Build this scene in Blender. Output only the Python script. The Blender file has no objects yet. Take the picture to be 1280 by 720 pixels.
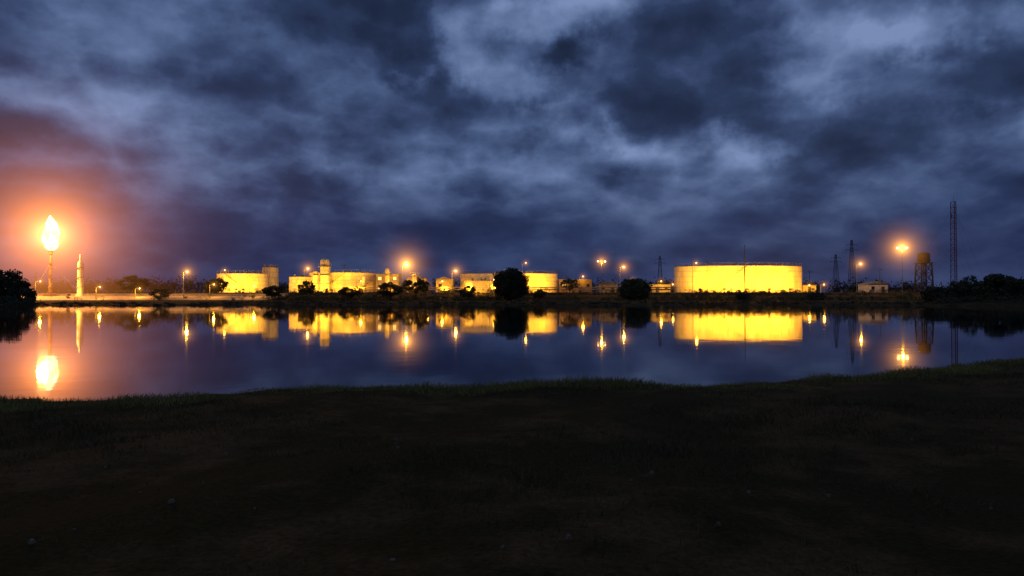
import bpy, math, random
import numpy as np
from mathutils import Vector, Matrix
random.seed(7); rng = np.random.default_rng(7)
S = bpy.context.scene
S.view_settings.view_transform='Standard'; S.view_settings.look='None'; S.view_settings.exposure=0
COL = S.collection
CAMH=1.6; F=853.33; H0=373.0
# placement helpers: image pixel column / row at a chosen distance -> metres
def px_x(b,d): return (b-640)/F*d
def hz(e,d): return CAMH+(H0-e)/F*d

# ------------------------------------------------------------ node helpers
class T:
    def __init__(s,nt): s.nt=nt; s.n=nt.nodes; s.l=nt.links
    def new(s,t,**k):
        n=s.n.new(t)
        for a,b in k.items(): setattr(n,a,b)
        return n
    def put(s,sock,v):
        if isinstance(v,bpy.types.NodeSocket): s.l.new(v,sock)
        else: sock.default_value=v
    def m(s,op,a,b=0.0,c=None,clamp=False):
        n=s.n.new('ShaderNodeMath'); n.operation=op; n.use_clamp=clamp
        s.put(n.inputs[0],a); s.put(n.inputs[1],b)
        if c is not None: s.put(n.inputs[2],c)
        return n.outputs[0]
    def noise(s,vec,scale,detail=6,rough=.55,dist=0.0,lac=2.0):
        n=s.n.new('ShaderNodeTexNoise'); n.inputs['Scale'].default_value=scale
        n.inputs['Detail'].default_value=detail; n.inputs['Roughness'].default_value=rough
        n.inputs['Distortion'].default_value=dist; n.inputs['Lacunarity'].default_value=lac
        if vec is not None: s.l.new(vec,n.inputs['Vector'])
        return n
    def ramp(s,fac,stops,interp='LINEAR'):
        n=s.n.new('ShaderNodeValToRGB'); r=n.color_ramp; r.interpolation=interp
        while len(r.elements)<len(stops): r.elements.new(.5)
        for e,(p,c) in zip(r.elements,stops):
            e.position=p; e.color=(*c,1) if len(c)==3 else c
        s.put(n.inputs[0],fac); return n.outputs[0]
    def mix(s,f,a,b,bt='MIX'):
        n=s.n.new('ShaderNodeMix'); n.data_type='RGBA'; n.blend_type=bt
        s.put(n.inputs[0],f)
        for i,v in ((6,a),(7,b)):
            if not isinstance(v,bpy.types.NodeSocket): v=(*v,1) if len(v)==3 else v
            s.put(n.inputs[i],v)
        return n.outputs[2]

MATS={}
def mat(name,c1,c2=None,scale=1.0,rough=.85,metal=0.0,bump=0.0,emit=None,estr=0.0,stretch=(1,1,1),contrast=(.35,.65)):
    if name in MATS: return MATS[name]
    m=bpy.data.materials.new(name); m.use_nodes=True; t=T(m.node_tree); b=t.n['Principled BSDF']
    tc=t.new('ShaderNodeTexCoord'); mp=t.new('ShaderNodeMapping'); mp.inputs['Scale'].default_value=stretch
    t.l.new(tc.outputs['Object'],mp.inputs[0])
    if c2 is None: c2=tuple(x*.65 for x in c1)
    nz=t.noise(mp.outputs[0],scale,4,.6)
    t.l.new(t.ramp(nz.outputs['Fac'],[(contrast[0],c2),(contrast[1],c1)]),b.inputs['Base Color'])
    b.inputs['Roughness'].default_value=rough; b.inputs['Metallic'].default_value=metal
    if bump:
        bp=t.new('ShaderNodeBump'); bp.inputs['Strength'].default_value=bump; bp.inputs['Distance'].default_value=.1
        t.l.new(nz.outputs['Fac'],bp.inputs['Height']); t.l.new(bp.outputs[0],b.inputs['Normal'])
    if emit: b.inputs['Emission Color'].default_value=(*emit,1); b.inputs['Emission Strength'].default_value=estr
    MATS[name]=m; return m

# ------------------------------------------------------------ mesh helpers
class MB:
    def __init__(s): s.v=[]; s.f=[]
    def box(s,c,size,rz=0.0):
        o=len(s.v); cx,cy,cz=c; sx,sy,sz=[a/2 for a in size]; cr,sr=math.cos(rz),math.sin(rz)
        for dz in(-sz,sz):
            for dx,dy in((-sx,-sy),(sx,-sy),(sx,sy),(-sx,sy)):
                s.v.append((cx+dx*cr-dy*sr,cy+dx*sr+dy*cr,cz+dz))
        for q in((0,3,2,1),(4,5,6,7),(0,1,5,4),(1,2,6,5),(2,3,7,6),(3,0,4,7)): s.f.append(tuple(o+i for i in q))
    def beam(s,p,q,r1,r2=None,n=6):
        if r2 is None:r2=r1
        p=Vector(p);q=Vector(q);d=(q-p)
        if d.length<1e-6:return
        d.normalize(); a=d.orthogonal().normalized(); b=d.cross(a); o=len(s.v)
        for pt,r in((p,r1),(q,r2)):
            for i in range(n):
                t=2*math.pi*i/n; s.v.append(tuple(pt+(a*math.cos(t)+b*math.sin(t))*r))
        for i in range(n):
            j=(i+1)%n; s.f.append((o+i,o+j,o+n+j,o+n+i))
        s.f.append(tuple(o+i for i in reversed(range(n)))); s.f.append(tuple(o+n+i for i in range(n)))
    def rev(s,c,prof,n=48):
        o=len(s.v)
        for r,z in prof:
            for i in range(n):
                t=2*math.pi*i/n; s.v.append((c[0]+r*math.cos(t),c[1]+r*math.sin(t),c[2]+z))
        for k in range(len(prof)-1):
            for i in range(n):
                j=(i+1)%n; a=o+k*n; s.f.append((a+i,a+j,a+n+j,a+n+i))
    def obj(s,name,m,parent=None,smooth=False):
        me=bpy.data.meshes.new(name); me.from_pydata(s.v,[],s.f); me.update()
        me.materials.append(m); ob=bpy.data.objects.new(name,me); COL.objects.link(ob)
        if smooth:
            me.polygons.foreach_set('use_smooth',[True]*len(me.polygons))
        if parent: ob.parent=parent
        return ob
def empty(name,loc=(0,0,0)):
    e=bpy.data.objects.new(name,None); e.empty_display_size=1; COL.objects.link(e); return e
def quads(name,V,m,parent=None):
    V=np.asarray(V,dtype=np.float32).reshape(-1,3); n=len(V)//4
    me=bpy.data.meshes.new(name); me.vertices.add(len(V)); me.vertices.foreach_set('co',V.ravel())
    me.loops.add(n*4); me.loops.foreach_set('vertex_index',np.arange(n*4,dtype=np.int32))
    me.polygons.add(n); me.polygons.foreach_set('loop_start',np.arange(n,dtype=np.int32)*4)
    try: me.polygons.foreach_set('loop_total',np.full(n,4,dtype=np.int32))
    except Exception: pass
    me.update(calc_edges=True); me.validate(); me.materials.append(m)
    ob=bpy.data.objects.new(name,me); COL.objects.link(ob)
    if parent: ob.parent=parent
    return ob
def leafquads(P,size):
    n=len(P); a=rng.normal(size=(n,3)); a/=np.linalg.norm(a,axis=1)[:,None]
    b=rng.normal(size=(n,3)); b-=a*(a*b).sum(1)[:,None]; b/=np.linalg.norm(b,axis=1)[:,None]
    s=(size*rng.uniform(.5,1.4,n))[:,None]; a=a*s; b=b*s*.55
    return np.stack([P-a,P+b,P+a,P-b],axis=1).reshape(-1,3)

# ------------------------------------------------------------ terrain
K=.775
NX=[-600,-200,-100,-40,-20,-10.3*K,-5.8*K,-3.5*K,0,4.9*K,8.5*K,13.5*K,17*K,30,60,120,200,600]
NY=[90,70,36,15,11.5,13.7*K,14.5*K,15.9*K,16.4*K,16.2*K,17.6*K,20.5*K,22.9*K,32,58,105,150,180]
def near(x): return np.interp(x,NX,NY)+.2*np.sin(x*1.3)+.12*np.sin(x*3.1+1)+.06*np.sin(x*7.3)
def bank(x): return 213+2.0*np.sin(x*.045+.5)+1.0*np.sin(x*.13+1)+.4*np.sin(x*.41)
def shore(x): return 158+4.0*np.sin(x*.035+2)+2.0*np.sin(x*.11+1)+.8*np.sin(x*.37)+.4*np.sin(x*.9)
def height(x,y):
    x=np.asarray(x,float); y=np.asarray(y,float)
    jag=1.2*np.sin(y*.31)+.8*np.sin(x*.5+y*.22)
    sn=near(x)-y; sf=y-shore(x); sb=y-bank(x)
    sl=-(x+93)-np.abs(y-132)*1.15+jag
    sr=(x-88)-np.abs(y-142)*.62+jag
    zn=np.where(sn<0,sn*.12,.04*sn+.05*(1-np.exp(-np.maximum(sn,0)*3)))
    zn=np.where(sn>0,np.minimum(zn,.50+.004*sn),zn)
    zn=zn+np.where(sn>.3,.035*np.sin(x*.9+y*.5)+.025*np.sin(x*2.3-y*1.7)+.015*np.sin(x*5.1+y*4.3),0)
    zf=np.interp(sf,[-12,0,2,25,60],[-1.3,0,.28,.6,1.0])
    zb=np.interp(sb,[0,11,16.5,22,60,400],[.7,2.3,2.3,3.7,3.9,3.4]); zf=np.where(sb>0,np.maximum(zb,zf),zf)
    zl=np.interp(sl,[-8,0,1.5,15,80],[-1.3,0,.4,1.0,3]); zr=np.interp(sr,[-8,0,1.5,15,80],[-1.3,0,.4,1.2,3])
    z=np.maximum(np.maximum(zn,zf),np.maximum(zl,zr))
    return np.maximum(z,-1.3)
def gz(x,y): return float(height(x,y))
def uniq(*a): return np.unique(np.round(np.concatenate(a),3))
geo=np.array([190,220,270,350,500,800,1400,2500,5000,9000.])
xs=uniq(-geo,np.arange(-175,176,2.5),np.arange(-26,32,.4),geo)
ys=uniq(-geo,np.arange(-180,-20,20),np.arange(-20,34,.4),np.arange(34,110,6),np.arange(110,250,1.5),geo[2:]*1.0+0)
X,Y=np.meshgrid(xs,ys); Z=height(X,Y); nx,ny=len(xs),len(ys)
V=np.stack([X,Y,Z],-1).reshape(-1,3)
idx=np.arange(nx*ny).reshape(ny,nx)
fs=np.stack([idx[:-1,:-1],idx[:-1,1:],idx[1:,1:],idx[1:,:-1]],-1).reshape(-1,4)
me=bpy.data.meshes.new('ground'); me.from_pydata(V.tolist(),[],fs.tolist()); me.update()
me.polygons.foreach_set('use_smooth',[True]*len(me.polygons))
ground=bpy.data.objects.new('ground',me); COL.objects.link(ground)
gm=bpy.data.materials.new('ground_soil'); gm.use_nodes=True; t=T(gm.node_tree); b=t.n['Principled BSDF']
tc=t.new('ShaderNodeTexCoord').outputs['Object']
big=t.noise(tc,.4,4,.6).outputs['Fac']; mid=t.noise(tc,2.2,4,.6).outputs['Fac']; fine=t.noise(tc,26,4,.7).outputs['Fac']
soil=t.ramp(fine,[(.3,(.050,.029,.010)),(.7,(.135,.078,.029))])
gr=t.ramp(fine,[(.3,(.020,.015,.004)),(.7,(.052,.039,.009))])
k=t.m('ADD',t.m('MULTIPLY',big,.7),t.m('MULTIPLY',mid,.35))
c=t.mix(t.ramp(k,[(.51,(0,0,0)),(.61,(1,1,1))]),gr,soil)
t.l.new(c,b.inputs['Base Color']); b.inputs['Roughness'].default_value=.95; b.inputs['Specular IOR Level'].default_value=.05
bp=t.new('ShaderNodeBump'); bp.inputs['Strength'].default_value=.7; bp.inputs['Distance'].default_value=.04
t.l.new(t.m('ADD',fine,mid),bp.inputs['Height']); t.l.new(bp.outputs[0],b.inputs['Normal'])
me.materials.append(gm)

# water
mb=MB(); wx=np.linspace(-330,330,12); wy=np.linspace(2,206,10)
for yv in wy:
    for xv in wx: mb.v.append((float(xv),float(yv),0))
for j in range(9):
    for i in range(11): a=j*12+i; mb.f.append((a,a+1,a+13,a+12))
wm=bpy.data.materials.new('water'); wm.use_nodes=True; t=T(wm.node_tree); b=t.n['Principled BSDF']
b.inputs['Base Color'].default_value=(.003,.004,.008,1); b.inputs['Roughness'].default_value=.030; b.inputs['IOR'].default_value=1.33
tc=t.new('ShaderNodeTexCoord').outputs['Object']
h1=t.noise(tc,1.1,2,.5).outputs['Fac']; h2=t.noise(tc,.12,2,.5).outputs['Fac']
bp=t.new('ShaderNodeBump'); bp.inputs['Strength'].default_value=1; bp.inputs['Distance'].default_value=.0016
t.l.new(t.m('ADD',h1,t.m('MULTIPLY',h2,4.0)),bp.inputs['Height']); t.l.new(bp.outputs[0],b.inputs['Normal'])
mb.obj('lake_water',wm)

# ------------------------------------------------------------ foreground grass (one object)
def field(x,y):
    return (np.sin(x*.8+1.3*np.sin(y*.6))+np.sin(y*1.1+1.7*np.sin(x*.5+2))+.8*np.sin(x*2.3+y*1.9)+.6*np.sin(x*4.7-y*3.9))
N=320000
r=rng.uniform(0,1,N); yy=1.9+ (r**.75)*21; xx=rng.uniform(-1,1,N)*(yy*.80+2)
sh=near(xx)-yy
dens=np.clip(.35+.28*field(xx,yy),.04,1); dens=np.where(sh<1.8,np.maximum(dens,.85),dens)
keep=(sh>-.15)&(rng.uniform(0,1,N)<dens); xx=xx[keep];yy=yy[keep];sh=sh[keep]; n=len(xx)
zz=height(xx,yy)-.01
hgt=(.018+.03*np.clip(field(xx,yy)*.4+.5,0,1.3))*rng.uniform(.4,1.4,n); hgt*=np.where(sh<1.5,1.7,1.0)
w=.0018+.0003*yy; th=rng.uniform(0,2*np.pi,n); lean=hgt*rng.uniform(.2,1.2,n); la=rng.uniform(0,2*np.pi,n)
dx,dy=np.cos(th)*w,np.sin(th)*w; lx,ly=np.cos(la)*lean,np.sin(la)*lean
P=np.stack([np.stack([xx-dx,yy-dy,zz],1),np.stack([xx+dx,yy+dy,zz],1),
  np.stack([xx+lx+dx*.25,yy+ly+dy*.25,zz+hgt],1),np.stack([xx+lx-dx*.25,yy+ly-dy*.25,zz+hgt],1)],1)
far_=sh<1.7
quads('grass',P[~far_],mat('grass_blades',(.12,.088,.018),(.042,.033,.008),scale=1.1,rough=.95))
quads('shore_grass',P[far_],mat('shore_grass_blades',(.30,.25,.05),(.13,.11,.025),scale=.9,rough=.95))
# pebbles
mb=MB()
for i in range(90):
    y0=random.uniform(3.0,11); x0=random.uniform(-1,1)*(y0*.8); s=random.uniform(.008,.022)
    if near(x0)-y0<.5: continue
    z0=gz(x0,y0); o=len(mb.v)
    for a in range(6):
        an=a/6*6.283; q=s*random.uniform(.7,1.2); mb.v.append((x0+q*math.cos(an),y0+q*math.sin(an),z0-.005))
    for a in range(6):
        an=a/6*6.283; q=s*.6*random.uniform(.7,1.2); mb.v.append((x0+q*math.cos(an),y0+q*math.sin(an),z0+s*.6))
    for a in range(6): mb.f.append((o+a,o+(a+1)%6,o+6+(a+1)%6,o+6+a))
    mb.f.append(tuple(o+6+a for a in range(6)))
mb.obj('pebbles',mat('pebble_stone',(.15,.11,.07),(.08,.06,.04),scale=20))

# ------------------------------------------------------------ dirt road on far bank
mb=MB(); xsr=np.arange(-190,150,1.25)
for x0 in xsr:
    f0=float(bank(x0)); left=x0<-76
    ss=(1.5,6.0,11.2,14.6,16.2) if left else (11.3,11.8,12.6,14.6,16.2)
    for s in ss: mb.v.append((float(x0),f0+s,gz(x0,f0+s)+.09+ (.05 if s in(12.6,14.6) else 0)))
for i in range(len(xsr)-1):
    for j in range(4): a=i*5+j; mb.f.append((a,a+5,a+6,a+1))
sandy=mat('sandy_dirt',(.50,.37,.22),(.30,.21,.12),scale=.8,bump=.4)
mb.obj('dirt_road',sandy)
# low retaining wall beside the road (left part of the far bank)
E=empty('retaining_wall'); mb=MB(); cp=MB()
xw=np.arange(-168,-74,3.0)
for i in range(len(xw)-1):
    x0,x1=float(xw[i]),float(xw[i+1]); y0,y1=float(bank(x0))+16.6,float(bank(x1))+16.6
    L=math.hypot(x1-x0,y1-y0); a=math.atan2(y1-y0,x1-x0)
    mb.box(((x0+x1)/2,(y0+y1)/2,2.3+.35),(L-.03,.3,1.0),a); cp.box(((x0+x1)/2,(y0+y1)/2,2.3+.9),(L-.01,.42,.1),a)
mb.obj('wall_panels',mat('concrete_wall',(.42,.38,.31),(.28,.25,.20),scale=1.2),E); cp.obj('coping',mat('concrete_coping',(.45,.42,.36)),E)

# ------------------------------------------------------------ lights, emissive glow volumes
SOD=(1.0,.445,.022)
def glowmat(name,k,R,col,a=.28):  # self-emitting volume: glow around a source put in as emission fading outward
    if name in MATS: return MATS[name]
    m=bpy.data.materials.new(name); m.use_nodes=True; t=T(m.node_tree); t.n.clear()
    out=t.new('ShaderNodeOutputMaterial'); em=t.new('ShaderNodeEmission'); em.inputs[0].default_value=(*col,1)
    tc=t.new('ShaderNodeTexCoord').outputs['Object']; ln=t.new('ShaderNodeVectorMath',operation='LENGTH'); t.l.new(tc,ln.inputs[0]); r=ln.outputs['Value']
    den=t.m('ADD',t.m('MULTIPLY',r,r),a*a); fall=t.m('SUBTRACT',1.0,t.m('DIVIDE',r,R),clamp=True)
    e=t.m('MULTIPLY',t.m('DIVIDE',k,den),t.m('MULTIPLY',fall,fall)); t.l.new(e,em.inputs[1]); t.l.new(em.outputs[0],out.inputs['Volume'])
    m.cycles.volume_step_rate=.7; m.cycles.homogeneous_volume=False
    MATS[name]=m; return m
def glow_volume(loc,R,m,parent,name='emissive_glow'):
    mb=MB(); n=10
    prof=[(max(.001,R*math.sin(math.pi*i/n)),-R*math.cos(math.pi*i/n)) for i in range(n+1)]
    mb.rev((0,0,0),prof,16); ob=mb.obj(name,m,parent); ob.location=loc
def light(kind,loc,power,parent,col=SOD,size=.35,name='light'):
    l=bpy.data.lights.new(name,kind); l.energy=power; l.color=col
    if kind=='POINT': l.shadow_soft_size=size
    o=bpy.data.objects.new(name,l); o.location=loc; COL.objects.link(o); o.parent=parent; return o
steel=mat('galvanised_steel',(.30,.30,.30),(.18,.17,.16),scale=2,rough=.6,metal=.3)
dark=mat('dark_steel',(.06,.055,.05),(.03,.03,.03),scale=2,rough=.7)
bulb=mat('sodium_bulb',(1,.8,.5),emit=(1,.62,.22),estr=10)
GL={'S':(3.4,.11,350,.18),'M':(6.5,.40,1200,.34),'L':(15.0,1.4,3000,.55)}
def street_lamp(b_,e_,d,cls='M',twin=False,name='street_lamp',power=None,ang=None):
    x,y=px_x(b_,d),d; zt=hz(e_,d); z0=gz(x,y); E=empty(name); R,k,pw,br=GL[cls]
    if power: pw=power
    mb=MB(); mb.beam((x,y,z0-.2),(x,y,zt+.1),.13,.07,8); mb.beam((x,y,z0-.1),(x,y,z0+.5),.22,.2,8)
    ang=random.uniform(-.4,.4) if ang is None else ang
    heads=[1,-1] if twin else [1]
    for s in heads:
        ax,ay=math.cos(ang)*s*1.1,math.sin(ang)*s*1.1
        mb.beam((x,y,zt-.1),(x+ax,y+ay,zt+.35),.05,.04,6)
        mb.box((x+ax*1.25,y+ay*1.25,zt+.38),(.8,.34,.16),ang)
    mb.obj('pole_and_arm',steel,E)
    m2=MB()
    for s in heads:
        ax,ay=math.cos(ang)*s*1.1*1.25,math.sin(ang)*s*1.1*1.25
        m2.rev((x+ax,y+ay,zt+.12),[(.01,-br*.75),(br*.6,-br*.55),(br*.85,0),(br*.6,.16),(.01,.17)],12)
    m2.obj('lamp_glass',bulb,E,True)
    cx=0 if twin else math.cos(ang)*1.37; cy=0 if twin else math.sin(ang)*1.37
    light('POINT',(x+cx,y+cy-.1,zt-.75),pw,E)
    glow_volume((x+cx,y+cy,zt),R,glowmat('glow_volume_'+cls,k,R,(1,.37,.05)),E)
    return E
def floodlight(x,y,tx,ty,tz,power,w=1.6):
    E=empty('floodlight'); z0=gz(x,y); z=z0+1.1
    d=Vector((tx-x,ty-y,tz-z)).normalized()
    mb=MB(); mb.beam((x,y,z0-.2),(x,y,z-.2),.07,.06,6); mb.box((x,y-.1,z),(.9,.3,.5),math.atan2(d.y,d.x)-math.pi/2); mb.box((x,y,z0+.05),(.5,.5,.3)); mb.obj('post_and_housing',dark,E)
    o=light('AREA',(x+d.x*.35,y+d.y*.35,z+d.z*.35+.05),power,E,name='lamp'); o.data.shape='RECTANGLE'; o.data.size=w; o.data.size_y=.5; o.data.spread=math.radians(150)
    o.rotation_euler=d.to_track_quat('-Z','Y').to_euler()

# ------------------------------------------------------------ storage tanks
tankpaint=mat('cream_tank_paint',(.78,.70,.48),(.58,.46,.27),scale=.35,rough=.6,stretch=(1,1,.25),contrast=(.3,.55))
tankroof=mat('tank_roof_paint',(.40,.36,.28),(.28,.25,.20),scale=.6,rough=.7)
seam=mat('rusty_seam',(.50,.38,.20),(.30,.20,.10),scale=1.5,rough=.7)
def storage_tank(cb,hb,te,dc,z0=3.72,stair=1,rail=True,floods=3,fp=4000,cone=.012,ys=1.0):
    dc=dc+8
    E=empty('storage_tank'); cx=px_x(cb,dc); r=hb/F*dc*1.0; H=hz(te,dc-r*.3*ys)-z0; C=(cx,dc,z0)
    mb=MB(); n=120; courses=5; pr=[(r,-.4)]
    for i in range(courses): pr+= [(r-.02*i,H*i/courses+.01),(r-.02*i,H*(i+1)/courses-.01)]
    mb.rev(C,pr,n); mb.obj('shell',tankpaint,E)
    mb=MB(); mb.rev(C,[(r+.02,H-.02),(r*.5,H+r*cone*.5),(.01,H+r*cone)],n); mb.obj('cone_roof',tankroof,E)
    mb=MB()
    for i in range(1,courses): mb.rev(C,[(r-.03,H*i/courses-.04),(r+.04,H*i/courses-.03),(r+.04,H*i/courses+.03),(r-.03,H*i/courses+.04)],n)
    mb.rev(C,[(r-.03,H-.22),(r+.12,H-.16),(r+.12,H-.06),(r-.03,H-.03)],n)
    for i in range(0,40):
        a=math.pi+math.pi*i/40; k=random.randrange(courses); 
        mb.box((cx+(r+.01)*math.cos(a),dc+(r+.01)*math.sin(a),z0+H*(k+.5)/courses),(.06,.07,H/courses),a)
    mb.obj('weld_seams',seam,E)
    mb=MB()
    if rail:
        m_=int(r*2.2)
        pts=[(cx+(r-.1)*math.cos(2*math.pi*i/m_),dc+(r-.1)*math.sin(2*math.pi*i/m_)) for i in range(m_)]
        for i,p in enumerate(pts):
            q=pts[(i+1)%m_]; mb.beam((*p,z0+H),(*p,z0+H+1.05),.025,n=4)
            for hh in (.55,1.05): mb.beam((*p,z0+H+hh),(*q,z0+H+hh),.022,n=4)
    if stair:
        ns=int(H/.22); a0=math.pi*(1.32 if stair>0 else 1.68)
        for i in range(ns):
            a=a0+stair*i*(.62/r if r>5 else .1)*.5; zc=z0+H*i/ns+.1
            mb.box((cx+(r+.4)*math.cos(a),dc+(r+.4)*math.sin(a),zc),(.75,.3,.05),a)
            if i%3==0: mb.beam((cx+(r+.78)*math.cos(a),dc+(r+.78)*math.sin(a),zc),(cx+(r+.78)*math.cos(a),dc+(r+.78)*math.sin(a),zc+1),.03,n=4)
            if i:
                mb.beam((*pp,pz+1),(cx+(r+.78)*math.cos(a),dc+(r+.78)*math.sin(a),zc+1),.03,n=4)
            pp=(cx+(r+.78)*math.cos(a),dc+(r+.78)*math.sin(a)); pz=zc
    mb.obj('stair_and_railing',steel,E)
    mb=MB()
    for a,zc,rr in ((1.42,1.1,.4),(1.6,.9,.3),(1.75,1.1,.42)):
        an=a*math.pi; p=(cx+(r-.1)*math.cos(an),dc+(r-.1)*math.sin(an),z0+zc); q=(cx+(r+.5)*math.cos(an),dc+(r+.5)*math.sin(an),z0+zc)
        mb.beam(p,q,rr,n=14); mb.beam(q,(cx+(r+.6)*math.cos(an),dc+(r+.6)*math.sin(an),z0+zc),rr*1.3,n=14)
    for i in range(5):
        a=random.uniform(0,6.28); q=r*random.uniform(.2,.8); zz=z0+H+(r-q)*cone
        mb.beam((cx+q*math.cos(a),dc+q*math.sin(a),zz-.1),(cx+q*math.cos(a),dc+q*math.sin(a),zz+.8),.25,.25,8)
    mb.obj('manholes_and_vents',seam,E)
    if ys!=1.0:
        for ch in bpy.data.objects:
            if ch.parent is E and ch.type=='MESH':
                for v in ch.data.vertices: v.co.y=dc+(v.co.y-dc)*ys
                ch.data.update()
    for i in range(floods):
        u=(i+.5)/floods*2-1; fx=cx+u*r*.98; 
        ty=dc-ys*math.sqrt(max(0,r*r-(u*r*.9)**2)); fy=min(bank(fx)+22.2, ty-6)
        floodlight(fx,float(fy),cx+u*r*.9,ty,z0+H*.62,fp*(1+.5*u*u*ys))
    return E,cx,dc,r,H,z0
storage_tank(922,79,333,246,floods=6,fp=2300,ys=.5)
storage_tank(636,61,342,244,floods=4,fp=2100,stair=-1,ys=.5)
storage_tank(428,42,341,246,floods=3,fp=2000,ys=.6)
storage_tank(303,31,342,246,floods=2,fp=1800,stair=-1,ys=.7)
storage_tank(378,16,346,244,floods=1,fp=1300,rail=False,stair=0)
storage_tank(338,10,334,256,floods=1,fp=1700,stair=0)
storage_tank(598,20,351,232,floods=0,stair=0,rail=False)

# ------------------------------------------------------------ process building/towers
wallp=mat('ochre_wall_plaster',(.60,.50,.30),(.44,.35,.20),scale=.7,rough=.8)
brownp=mat('brown_cladding',(.28,.19,.11),(.18,.12,.07),scale=1,rough=.7,stretch=(4,4,.3))
roofm=mat('metal_sheet_roof',(.22,.20,.18),(.12,.11,.10),scale=2,rough=.5)
glass=mat('dark_window',(.02,.025,.03),(.015,.015,.02),rough=.15)
lit=mat('lit_window',(.8,.6,.3),emit=(1,.55,.15),estr=2.0)
def building(name,b0,b1,te,d,depth=7,wm_=wallp,storeys=1,gable=False,litn=0):
    x0,x1=px_x(b0,d),px_x(b1,d); cx=(x0+x1)/2; w=x1-x0; z0=gz(cx,d)-.1; H=hz(te,d)-z0; E=empty(name)
    mb=MB(); mb.box((cx,d+depth/2,z0+H/2),(w,depth,H)); mb.obj('walls',wm_,E)
    mb=MB()
    if gable:
        yv=(d-.4,d+depth+.4)
        for y in yv: mb.v+=[(x0-.4,y,z0+H),(cx,y,z0+H+w*.14),(x1+.4,y,z0+H)]
        mb.f+=[(0,1,4,3),(1,2,5,4),(0,2,1),(3,4,5),(0,3,5,2)]
    else: mb.box((cx,d+depth/2,z0+H+.12),(w+.5,depth+.5,.22))
    mb.obj('roof',roofm,E)
    g=MB(); l_=MB(); fr=MB(); nwin=max(1,int(w/2.6)); k=0
    for s in range(storeys):
        zc=z0+H*(s+.55)/storeys
        for i in range(nwin):
            xc=x0+w*(i+.5)/nwin; tgt=l_ if (litn and (k*7)%5<litn) else g; k+=1
            if s==0 and i==nwin//2:
                fr.box((xc,d-.03,z0+1.1),(1.1,.08,2.2)); continue
            tgt.box((xc,d-.02,zc),(1.1,.05,min(1.1,H/storeys*.4))); fr.box((xc,d-.06,zc-.62),(1.3,.14,.1)); fr.box((xc,d-.045,zc),(.07,.06,1.05))
    if g.v: g.obj('windows',glass,E)
    if l_.v: l_.obj('lit_windows',lit,E)
    fr.obj('door_and_sills',dark,E)
    return E
building('process_building',470,498,343,248,storeys=2,litn=2)
building('pump_house',508,532,348,246,litn=2,gable=True)
building('control_building',700,740,350,246,wm_=brownp,litn=1)
building('pump_house',545,566,349,245,gable=True)
building('storage_shed',1085,1110,355,246,wm_=mat('white_shed_paint',(.7,.7,.68),(.5,.5,.48)),gable=True)
building('storage_shed',1004,1020,357,250)
building('storage_shed',748,772,355,252,gable=True)
building('storage_shed',806,838,356,249)

def process_tower(cb,te,d,w,name='process_tower'):
    E=empty(name); x=px_x(cb,d); z0=gz(x,d); H=hz(te,d)-z0; r=w/2
    mb=MB(); mb.rev((x,d,z0),[(r*1.25,-.2),(r*1.25,.6),(r,.9),(r,H-.8),(r*.7,H-.25),(.01,H)],20); mb.obj('vessel',tankpaint,E,True)
    mb=MB()
    for k in range(1,int(H/3)+1):
        zc=z0+k*3
        if zc>z0+H-.5: break
        mb.rev((x,d,zc),[(r,-.05),(r+.8,-.05),(r+.8,.05),(r,.05)],16)
        for i in range(10):
            a=i/10*6.283; mb.beam((x+(r+.75)*math.cos(a),d+(r+.75)*math.sin(a),zc),(x+(r+.75)*math.cos(a),d+(r+.75)*math.sin(a),zc+1),.03,n=4)
        mb.rev((x,d,zc+1),[(r+.72,-.03),(r+.78,-.03),(r+.78,.03),(r+.72,.03)],16)
    for s in(-.2,.2): mb.beam((x+s,d-r-.25,z0),(x+s,d-r-.25,z0+H-1),.03,n=4)
    for k in range(int(H/.4)): mb.beam((x-.2,d-r-.25,z0+k*.4),(x+.2,d-r-.25,z0+k*.4),.02,n=4)
    mb.beam((x+r+.2,d,z0+.5),(x+r+.2,d,z0+H-1.2),.12,n=8); mb.beam((x+r+.2,d,z0+H-1.2),(x,d,z0+H-.6),.12,n=8)
    mb.obj('platforms_and_ladder',steel,E)
process_tower(406,323,242,3.2); process_tower(394,338,241.5,1.8); process_tower(484,335,241,1.6); process_tower(518,342,240,1.5); process_tower(455,344,240,1.2)
floodlight(px_x(406,234),234.5,px_x(406,243),243,9,1200); floodlight(px_x(484,233),234,px_x(484,241),241,7,1000); floodlight(px_x(555,234),235,px_x(556,245),245,6,1400)
floodlight(px_x(520,234),235.5,px_x(520,246),246,6,1400); floodlight(px_x(598,225),226,px_x(598,238),238,5,900)

# pipe rack
E=empty('pipe_rack'); mb=MB(); ms=MB()
xa,xb=px_x(440,238),px_x(838,238); PZ=4.4
n=int((xb-xa)/5)
for i in range(n+1):
    x=xa+(xb-xa)*i/n; y=236.6; z0=gz(x,y)
    for s in(-.8,.8): ms.beam((x,y+s,z0-.2),(x,y+s,PZ+.8),.09,n=4)
    ms.box((x,y,PZ),(.15,1.9,.15)); ms.box((x,y,PZ+.75),(.15,1.9,.15))
for s,z,r in((-.6,.25,.2),(0,.2,.14),(.6,.28,.22),(-.4,1.0,.17),(.4,.98,.14)): mb.beam((xa-1,236.6+s,PZ+z),(xb+1,236.6+s,PZ+z),r,n=8)
mb.obj('pipes',seam,E,True); ms.obj('rack_frames',steel,E)
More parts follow.
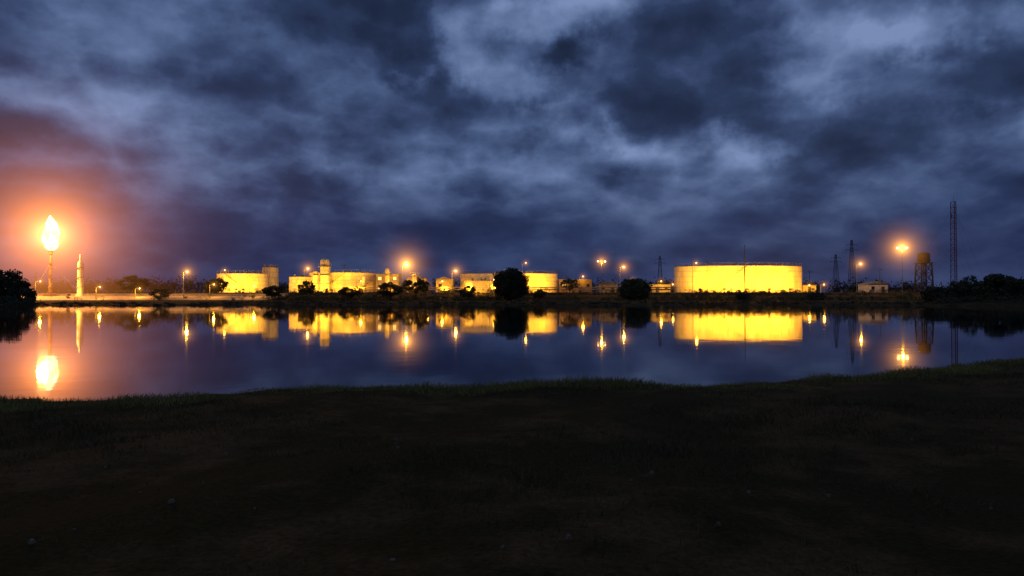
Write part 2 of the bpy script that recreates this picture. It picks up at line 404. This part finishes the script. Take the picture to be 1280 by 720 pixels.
# fence along road
E=empty('perimeter_fence'); mb=MB(); prev=None
for x in np.arange(-165,150,3.0):
    y=float(bank(x))+17.5; z=gz(x,y); p=(float(x),y,z); mb.beam((p[0],y,z-.2),(p[0],y,z+1.9),.045,n=4)
    if prev:
        for h in(.5,1.0,1.45,1.85): mb.beam((prev[0],prev[1],prev[2]+h),(p[0],y,z+h),.015,n=3)
    prev=p
mb.obj('posts_and_wires',steel,E)

# ------------------------------------------------------------ gas flare
d=225; fx=px_x(63,d); z0=gz(fx,d); zb=hz(313,d); zt=hz(269,d)
E=empty('gas_flare_stack'); mb=MB(); mb.beam((fx,d,z0-.3),(fx,d,zb-1.2),.55,.38,14); mb.beam((fx,d,zb-1.2),(fx,d,zb),.6,.7,14); mb.box((fx,d,z0+.3),(3,3,.8))
for a in (0,2.1,4.2):
    mb.beam((fx,d,zb-4),(fx+9*math.cos(a+.5),d+9*math.sin(a+.5),z0),.04,n=4)
for k in range(3): mb.rev((fx,d,z0+3+k*4),[(.5,-.08),(.72,-.08),(.72,.08),(.5,.08)],12)
mb.obj('stack',mat('flare_stack_steel',(.30,.20,.14),(.18,.11,.07),scale=1.2,rough=.7),E)
mb=MB(); nseg=32; nr=48; H=zt-zb
for k in range(nr+1):
    u=k/nr; rad=2.35*(math.sin(math.pi*min(1,u**.85))**.7)*(1-.22*u)+.5*(1-u)**4 if k<nr else .02
    ox=.4*math.sin(u*4.0)*u; 
    for i in range(nseg):
        a=6.283*i/nseg; w=1+.13*math.sin(3*a+u*9)+.10*math.sin(5*a-u*17+1)+.07*math.sin(9*a+u*30)
        mb.v.append((fx+ox+rad*w*math.cos(a),d+rad*w*math.sin(a),zb+H*u+.35*math.sin(4*a+u*6)*u*(1-u)))
for k in range(nr):
    for i in range(nseg): j=(i+1)%nseg; mb.f.append((k*nseg+i,k*nseg+j,(k+1)*nseg+j,(k+1)*nseg+i))
fm=bpy.data.materials.new('flame'); fm.use_nodes=True; t=T(fm.node_tree); t.n.clear(); out=t.new('ShaderNodeOutputMaterial'); em=t.new('ShaderNodeEmission')
tc=t.new('ShaderNodeTexCoord').outputs['Object']; nz=t.noise(tc,.45,4,.6,1.0).outputs['Fac']
t.l.new(t.ramp(nz,[(.3,(1,.46,.10)),(.48,(1,.66,.28)),(.62,(1,.82,.52))]),em.inputs[0]); em.inputs[1].default_value=3.2; t.l.new(em.outputs[0],out.inputs[0])
mb.obj('flame',fm,E,True)
light('POINT',(fx,d-3.4,zb+H*.45),70000,E,col=(1,.42,.10),size=1.5)
glow_volume((fx,d,zb+H*.45),75,glowmat('flare_glow',6.3,75,(1,.28,.05),a=2.6),E,'emissive_glow')  # flare halo put in as a self-emitting sphere, not scattered light
# slim vent stack
d=226; x=px_x(100,d); z0=gz(x,d); zt=hz(318,d); E=empty('vent_stack'); mb=MB()
mb.rev((x,d,z0),[(1.2,-.3),(1.2,.5),(.85,.8),(.8,(zt-z0)*.8),(.55,(zt-z0)*.83),(.25,(zt-z0)*.87),(.2,zt-z0),(.01,zt-z0)],18); mb.obj('stack',tankpaint,E,True)
mb=MB(); mb.beam((x+1.1,d,z0),(x+1.1,d,z0+(zt-z0)*.8),.06,n=5)
for k in range(3): mb.rev((x,d,z0+3+k*3.2),[(.75,-.1),(1.15,-.1),(1.15,.1),(.75,.1)],14)
mb.obj('ladder_and_bands',steel,E)
floodlight(x,226-5.5,x,226,z0+6,800,w=.8)

# ------------------------------------------------------------ street lamps
for (b_,e_,dd,c_,tw,pw) in [(229,340,228,'M',False,2600),(169,361,222,'S',False,1200),(44,352,222,'S',False,900),(276,338,262,'S',False,300),(262,356,222,'S',False,1200),(120,359,220,'S',False,1200),(312,358,221,'S',False,1000),  # extra low lamps on the left bank are added to brighten its strip
  (380,336,258,'M',False,500),(503,331,235,'L',False,None),(565,339,234,'M',False,None),(548,352,240,'S',False,400),(653,329,264,'S',False,300),
  (752,327,236,'M',True,1600),(775,334,250,'M',False,None),(866,329,234,'S',False,400),(1007,357,246,'S',False,350),(1026,356,247,'S',False,350),
  (1071,330,240,'M',False,None),(1128,310,232,'L',True,2600),(822,352,246,'S',False,500),(836,356,241,'S',False,400),(786,350,254,'S',False,400),(612,350,234,'S',False,300),(446,352,234,'S',False,400),(530,356,238,'S',False,400),(724,346,244,'S',False,400)]:
    street_lamp(b_,e_,dd,c_,tw,power=pw)

# ------------------------------------------------------------ lattice structures
redp=mat('red_oxide_paint',(.16,.04,.035),(.09,.025,.02),scale=.5,rough=.8)
def lattice(name,cb,te,d,wb,wt,m_,panel=2.4,r=.07,arms=None,nleg=4,top=None):
    E=empty(name); x=px_x(cb,d); z0=gz(x,d); H=hz(te,d)-z0; mb=MB()
    def P(i,u): 
        w=(wb+(wt-wb)*u)/2*1.414; a=math.pi/4+2*math.pi*i/nleg; return (x+w*math.cos(a),d+w*math.sin(a),z0+H*u)
    np_=max(3,int(H/panel))
    for k in range(np_):
        u,v=k/np_,(k+1)/np_
        for i in range(nleg):
            j=(i+1)%nleg; mb.beam(P(i,u),P(i,v),r*1.3,n=4); mb.beam(P(i,v),P(j,v),r*.7,n=4)
            mb.beam(P(i,u),P(j,v),r*.6,n=3)
            if nleg==4: mb.beam(P(j,u),P(i,v),r*.6,n=3)
    if arms:
        for u,L in arms:
            z=z0+H*u
            for s in(-1,1):
                mb.beam((x,d,z+.5),(x+s*L,d,z),r,n=4); mb.beam((x,d,z-.4),(x+s*L,d,z),r,n=4); mb.beam((x+s*L,d,z),(x+s*L,d,z-.8),.07,n=4)
    mb.obj('lattice_frame',m_,E); return E,x,z0,H
E,x,z0,H=lattice('radio_mast',1193,252,262,1.7,1.4,redp,panel=2.0,r=.10,nleg=3); mb=MB(); mb.beam((x,262,z0+H),(x,262,z0+H+2.2),.06,.03,5)
for u,s in((.7,1),(.82,-1),(.9,1)): mb.beam((x+s*.9,262,z0+H*u),(x+s*.9,262,z0+H*u+1.6),.16,.16,8)
for a in range(3):
    for u in(.5,.95): mb.beam((x,262,z0+H*u),(x+18*math.cos(a*2.1+.3),262+18*math.sin(a*2.1+.3),z0),.02,n=3)
mb.obj('antenna_and_guys',dark,E)
lattice('power_pylon',1065,300,330,3.0,.6,dark,panel=3,r=.07,arms=[(.82,3),(.92,2.4)])
lattice('power_pylon',1045,318,380,3.4,.6,dark,panel=3,r=.07,arms=[(.82,3.2),(.92,2.6)])
lattice('power_pylon',825,320,370,3.2,.6,dark,panel=3,r=.07,arms=[(.82,3),(.92,2.4)])
# slim mast at the large tank
d=236; x=px_x(931,d); E=empty('lightning_mast'); mb=MB(); z0=gz(x,d); mb.beam((x,d,z0),(x,d,hz(306,d)),.22,.1,6)
for k in range(9): mb.box((x,d,z0+1+k*1.7),(.5,.06,.05))
mb.box((x,d,hz(322,d)),(1.3,.15,.12)); mb.obj('pole',dark,E)
# elevated water tower (dark) near right lamp
d=240; E,x,z0,H=lattice('water_tower',1155,329,d,4.2,3.4,dark,panel=3,r=.2)
mb=MB(); zt=z0+H; mb.box((x,d,zt+.1),(4.4,4.4,.2)); mb.rev((x,d,zt),[(.01,.2),(1.9,.2),(1.95,.5),(1.95,3.2),(1.6,3.6),(.01,3.9)],20)
mb.beam((x,d,z0),(x,d,zt),.2,n=8)
for i in range(12):
    a=i/12*6.283; mb.beam((x+2.1*math.cos(a),d+2.1*math.sin(a),zt+.2),(x+2.1*math.cos(a),d+2.1*math.sin(a),zt+1.2),.03,n=4)
mb.rev((x,d,zt+1.2),[(2.07,-.03),(2.13,-.03),(2.13,.03),(2.07,.03)],16); mb.obj('tank_and_platform',mat('rust_tank',(.10,.06,.04),(.05,.035,.025)),E)
# utility poles
for b_,e_,d in ((884,326,276),(708,344,240),(1100,335,254),(1012,338,289),(430,330,282)):
    E=empty('utility_pole'); x=px_x(b_,d); mb=MB(); z=gz(x,d); zt=hz(e_,d); mb.beam((x,d,z-.2),(x,d,zt),.14,.09,7); mb.box((x,d,zt-.7),(2.2,.12,.14))
    for s in(-1,-.4,.4,1): mb.beam((x+s,d,zt-.63),(x+s,d,zt-.4),.05,n=5)
    mb.obj('pole_and_crossarm',mat('old_timber',(.12,.09,.06)),E)

# ------------------------------------------------------------ vegetation
leafA=mat('foliage_dark',(.06,.065,.02),(.025,.030,.010),scale=.6,rough=.8)
leafB=mat('foliage_olive',(.12,.115,.03),(.05,.052,.014),scale=.6,rough=.8)
bark=mat('bark',(.12,.085,.055),(.06,.045,.03),scale=3)
def tree(cb,te,be,d,wpx,name='round_tree',lm=leafA,n=5500,ls=.26,low=.1,full=False):
    x=px_x(cb,d); z0=gz(x,d); zt=hz(te,d); zb=z0+(zt-z0)*low; w=wpx/F*d/2*1.12; hh=(zt-zb)/2; C=np.array([x,d,(zt+zb)/2])
    E=empty(name); mb=MB(); mb.beam((x,d,z0-.3),(x+.1,d,zb+hh*.7),.16+w*.035,.1+w*.015,8)
    nc=110 if full else 46; u=rng.normal(size=(nc,3)); u/=np.linalg.norm(u,axis=1)[:,None]; u*=(rng.uniform(.25,1,nc)**.4)[:,None]*(.86 if full else .9)
    cc=C+u*np.array([w,w*.9,hh])
    for c in cc[:14]: mb.beam((x+.05,d,z0+(zb-z0)*.6+hh*.3),tuple(c),.07+w*.008,.03,5)
    mb.obj('trunk_and_limbs',bark,E)
    k=rng.integers(0,nc,n); cr=rng.uniform(.16,.30,nc)[k][:,None]
    g=rng.normal(size=(n,3)); g/=np.linalg.norm(g,axis=1)[:,None]; g*=(rng.uniform(0,1,n)**.4)[:,None]
    P=cc[k]+g*cr*np.array([w,w,hh*1.0])*1.1
    P=P[P[:,2]>z0+.05]
    quads('foliage',leafquads(P,ls),lm,E)
tree(639,335,384,212,43,n=26000,ls=.26,low=.0,full=True)
tree(793,347,380,214,38,name='round_tree',lm=leafB,n=13000,low=.0,full=True)
tree(165,345,368,238,36,n=5500)
tree(200,361,378,218,24,lm=leafB,n=2000,ls=.2,low=.02,name='bush')
tree(383,350,376,219,20,lm=leafB,n=2500,name='small_tree')
tree(712,348,376,226,22,lm=leafB,n=900,name='small_tree',low=.35)
tree(488,352,380,216,32,lm=leafB,n=3000,name='small_tree')
tree(520,347,380,217,32,lm=leafB,n=2600,name='small_tree',low=.25)
tree(438,356,380,216,28,lm=leafB,n=2500,name='small_tree',low=.1)
tree(585,357,378,218,22,lm=leafB,n=1600,name='small_tree',low=.1)
tree(675,361,378,217,16,lm=leafB,n=1300,name='bush',low=.02)
tree(340,357,378,218,26,lm=leafA,n=2500,name='small_tree')
tree(270,347,372,233,28,lm=leafA,n=3500,name='small_tree')
tree(930,366,382,214,18,lm=leafA,n=1500,name='bush',low=.02)
tree(1020,365,382,214,22,lm=leafA,n=1500,name='bush',low=.02)
tree(1212,347,386,156,50,lm=leafA,n=6000,low=.02,name='broad_tree')
tree(1250,344,386,148,54,lm=leafA,n=7000,low=.02,name='broad_tree')
tree(1292,348,388,145,54,lm=leafA,n=5500,low=.02,name='broad_tree')
tree(1172,358,385,166,38,lm=leafA,n=3500,low=.02,name='bush')
tree(4,334,388,140,46,lm=leafA,n=7500,low=.02,name='broad_tree')
tree(28,352,388,138,28,lm=leafA,n=3500,low=.02,name='bush')
tree(-38,328,388,140,60,lm=leafA,n=5500,low=.02,name='broad_tree')

def mass(name,specs,lm,ls):
    A=[]
    for (x,y,w,h,n) in specs:
        z=gz(x,y); nc=9; cc=np.stack([rng.normal(0,.42,nc)*w,rng.normal(0,.35,nc)*w,rng.uniform(.12,.75,nc)*h],1)+np.array([x,y,z])
        k=rng.integers(0,nc,n); g=rng.normal(size=(n,3))*np.array([w,w,h])*.17; P=cc[k]+g; P=P[P[:,2]>z-.05]; A.append(leafquads(P,ls))
    quads(name,np.concatenate(A),lm)
sp=[]
for i in range(330):
    x=random.uniform(-300,330); y=random.uniform(300,350); h=random.choice([4,5,6,7,8])*random.uniform(.7,1.15); sp.append((x,y,h*.8,h,170))
mass('distant_tree_line',sp,leafA,.55)
sp=[]
for i in range(820):
    x=random.uniform(-150,140); 
    den=1.0 if -70<x<5 or x>60 else .5
    if x<-78: den=.10
    if random.random()>den: continue
    s=random.choice([random.uniform(-4,9),random.uniform(17.5,23)]); y=float(bank(x))+s; h=random.uniform(.5,2.0)*(1.15 if s<10 else .75); sp.append((x,y,h*1.0,h,75))
mass('bank_shrubs',sp,leafB,.17)
sp=[]
for i in range(520):
    x=random.uniform(-150,150); y=float(shore(x))+abs(random.gauss(0,9))-.6; sp.append((x,y,1.0,random.uniform(.2,.7)*(.6 if x<-70 else 1),40))
for i in range(160):
    y=random.uniform(115,165); x=92+abs(y-142)*.62*1+random.uniform(-3,14); sp.append((x,y,1.6,random.uniform(.8,2.2),70))
    y=random.uniform(118,155); x=-93-abs(y-132)*1.15+random.uniform(-12,2); sp.append((x,y,1.6,random.uniform(.8,2.2),70))
mass('shoreline_reeds',sp,leafA,.16)

# ------------------------------------------------------------ sky
W=bpy.data.worlds.new('World'); S.world=W; W.use_nodes=True; t=T(W.node_tree); bg=t.n['Background']
tc=t.new('ShaderNodeTexCoord').outputs['Generated']; sx=t.new('ShaderNodeSeparateXYZ'); t.l.new(tc,sx.inputs[0]); x,y,z=sx.outputs
za=t.m('MAXIMUM',z,0.0); inv=t.m('ADD',za,.38)
cb=t.new('ShaderNodeCombineXYZ'); t.put(cb.inputs[0],t.m('DIVIDE',x,inv)); t.put(cb.inputs[1],t.m('DIVIDE',y,inv)); t.put(cb.inputs[2],t.m('MULTIPLY',z,1.5)); pv=cb.outputs[0]
n1=t.noise(pv,3.1,8,.55,.0).outputs['Fac']
n2=t.noise(pv,1.2,2,.5,.0)
wn=t.noise(tc,7.0,5,.60,.0); ws=t.new('ShaderNodeSeparateColor'); t.l.new(wn.outputs['Color'],ws.inputs[0])
# billowing puffs: fractal cell distance on a warped direction
wv=t.new('ShaderNodeVectorMath',operation='MULTIPLY_ADD'); t.l.new(wn.outputs['Color'],wv.inputs[0]); wv.inputs[1].default_value=(.26,.26,.26); t.l.new(pv,wv.inputs[2])
vo=t.new('ShaderNodeTexVoronoi'); vo.feature='F1'; vo.inputs['Scale'].default_value=4.2; vo.inputs['Detail'].default_value=1.5; vo.inputs['Roughness'].default_value=.5; t.l.new(wv.outputs[0],vo.inputs['Vector'])
puff=t.m('SUBTRACT',.44,vo.outputs['Distance'])
az=t.m('ARCTAN2',x,y); el=t.m('ARCSINE',z)
azw=t.m('ADD',az,t.m('MULTIPLY',t.m('SUBTRACT',ws.outputs[0],.5),.26)); elw=t.m('ADD',el,t.m('MULTIPLY',t.m('SUBTRACT',ws.outputs[1],.5),.20))
def ang(px,py):
    u,v=(px-640)/F,(H0-py)/F; return math.atan(u),math.asin(v/math.sqrt(u*u+v*v+1))
def blob(px,py,rx,ry,amp):
    a,e=ang(px,py); c=math.cos(a)
    p=t.m('DIVIDE',t.m('SUBTRACT',azw,a),rx/F*c*c); q=t.m('DIVIDE',t.m('SUBTRACT',elw,e),ry/F*c)
    return t.m('MULTIPLY',t.m('EXPONENT',t.m('MULTIPLY',t.m('ADD',t.m('MULTIPLY',p,p),t.m('MULTIPLY',q,q)),-1.0)),amp)
B=[(705,5,60,34,-.28),(605,80,58,40,-.24),(645,115,90,24,-.20),(795,205,45,24,-.28),(935,182,44,26,-.30),(1070,55,75,28,-.20),(1165,40,80,20,-.20),(1270,15,60,30,-.08),(560,30,35,30,-.14),(40,140,80,40,-.06),(690,175,60,22,-.16),(1010,120,50,20,-.12),
   (860,50,95,58,.24),(495,35,48,26,.22),(515,100,42,24,.28),(695,72,36,20,.38),(820,150,105,34,.22),(980,160,120,26,.10),(1200,115,115,42,.16),(330,95,150,50,.08),(150,40,160,50,.05),(-150,40,200,120,.1),(1500,60,200,120,.1)]
M=None
for b_ in B:
    o=blob(*b_); M=o if M is None else t.m('ADD',M,o)
D=t.m('ADD',t.m('ADD',t.m('MULTIPLY',t.m('SUBTRACT',n1,.5),1.0),.55),t.m('ADD',M,t.m('ADD',t.m('MULTIPLY',t.m('SUBTRACT',n2.outputs['Fac'],.5),.3),t.m('MULTIPLY',puff,.40))))
col=t.ramp(D,[(.06,(.185,.26,.46)),(.22,(.115,.170,.325)),(.36,(.062,.099,.210)),(.46,(.037,.061,.142)),(.55,(.023,.039,.094)),(.70,(.0145,.024,.059)),(.92,(.0095,.016,.040))])
hor=t.ramp(t.m('ADD',el,t.m('MULTIPLY',t.m('SUBTRACT',n2.outputs['Fac'],.5),.06)),[(.0,(.90,.90,.90)),(.07,(.80,.80,.80)),(.20,(0,0,0))],'EASE')
hc=t.mix(t.ramp(n1,[(.35,(1,1,1)),(.65,(0,0,0))]),(.011,.019,.068),(.020,.036,.115))
col=t.mix(hor,col,hc)
# warm glow of the flare on the cloud base
a,e=ang(63,250); p=t.m('DIVIDE',t.m('SUBTRACT',az,a),.32); q=t.m('DIVIDE',t.m('SUBTRACT',el,e),.14)
gl=t.m('EXPONENT',t.m('MULTIPLY',t.m('ADD',t.m('MULTIPLY',p,p),t.m('MULTIPLY',q,q)),-1.0))
col=t.mix(gl,col,(.022,.006,.002),'ADD')
sky=t.new('ShaderNodeTexSky',sky_type='NISHITA'); sky.sun_disc=False; sky.sun_elevation=math.radians(1.0); sky.sun_rotation=math.radians(20)
sc=t.mix(1.0,sky.outputs[0],(.0006,.0010,.0030),'MULTIPLY')
col=t.mix(1.0,col,sc,'ADD')
t.l.new(col,bg.inputs[0]); bg.inputs[1].default_value=1.0
W.cycles.sampling_method='MANUAL'; W.cycles.sample_map_resolution=256

sl=bpy.data.lights.new('sun','SUN'); sl.energy=.015; sl.angle=math.radians(15); sl.color=(1,.80,.5); so=bpy.data.objects.new('sun',sl); COL.objects.link(so)
so.rotation_euler=Vector((-math.sin(math.radians(20)),-math.cos(math.radians(20)),-.35)).to_track_quat('-Z','Y').to_euler()

cam=bpy.data.cameras.new('camera'); cam.lens=24; cam.sensor_width=36; cam.clip_end=20000; cam.clip_start=.05
co=bpy.data.objects.new('camera',cam); COL.objects.link(co); co.location=(0,0,CAMH); co.rotation_euler=(math.radians(90)+math.atan((H0-360)/F),0,0); S.camera=co
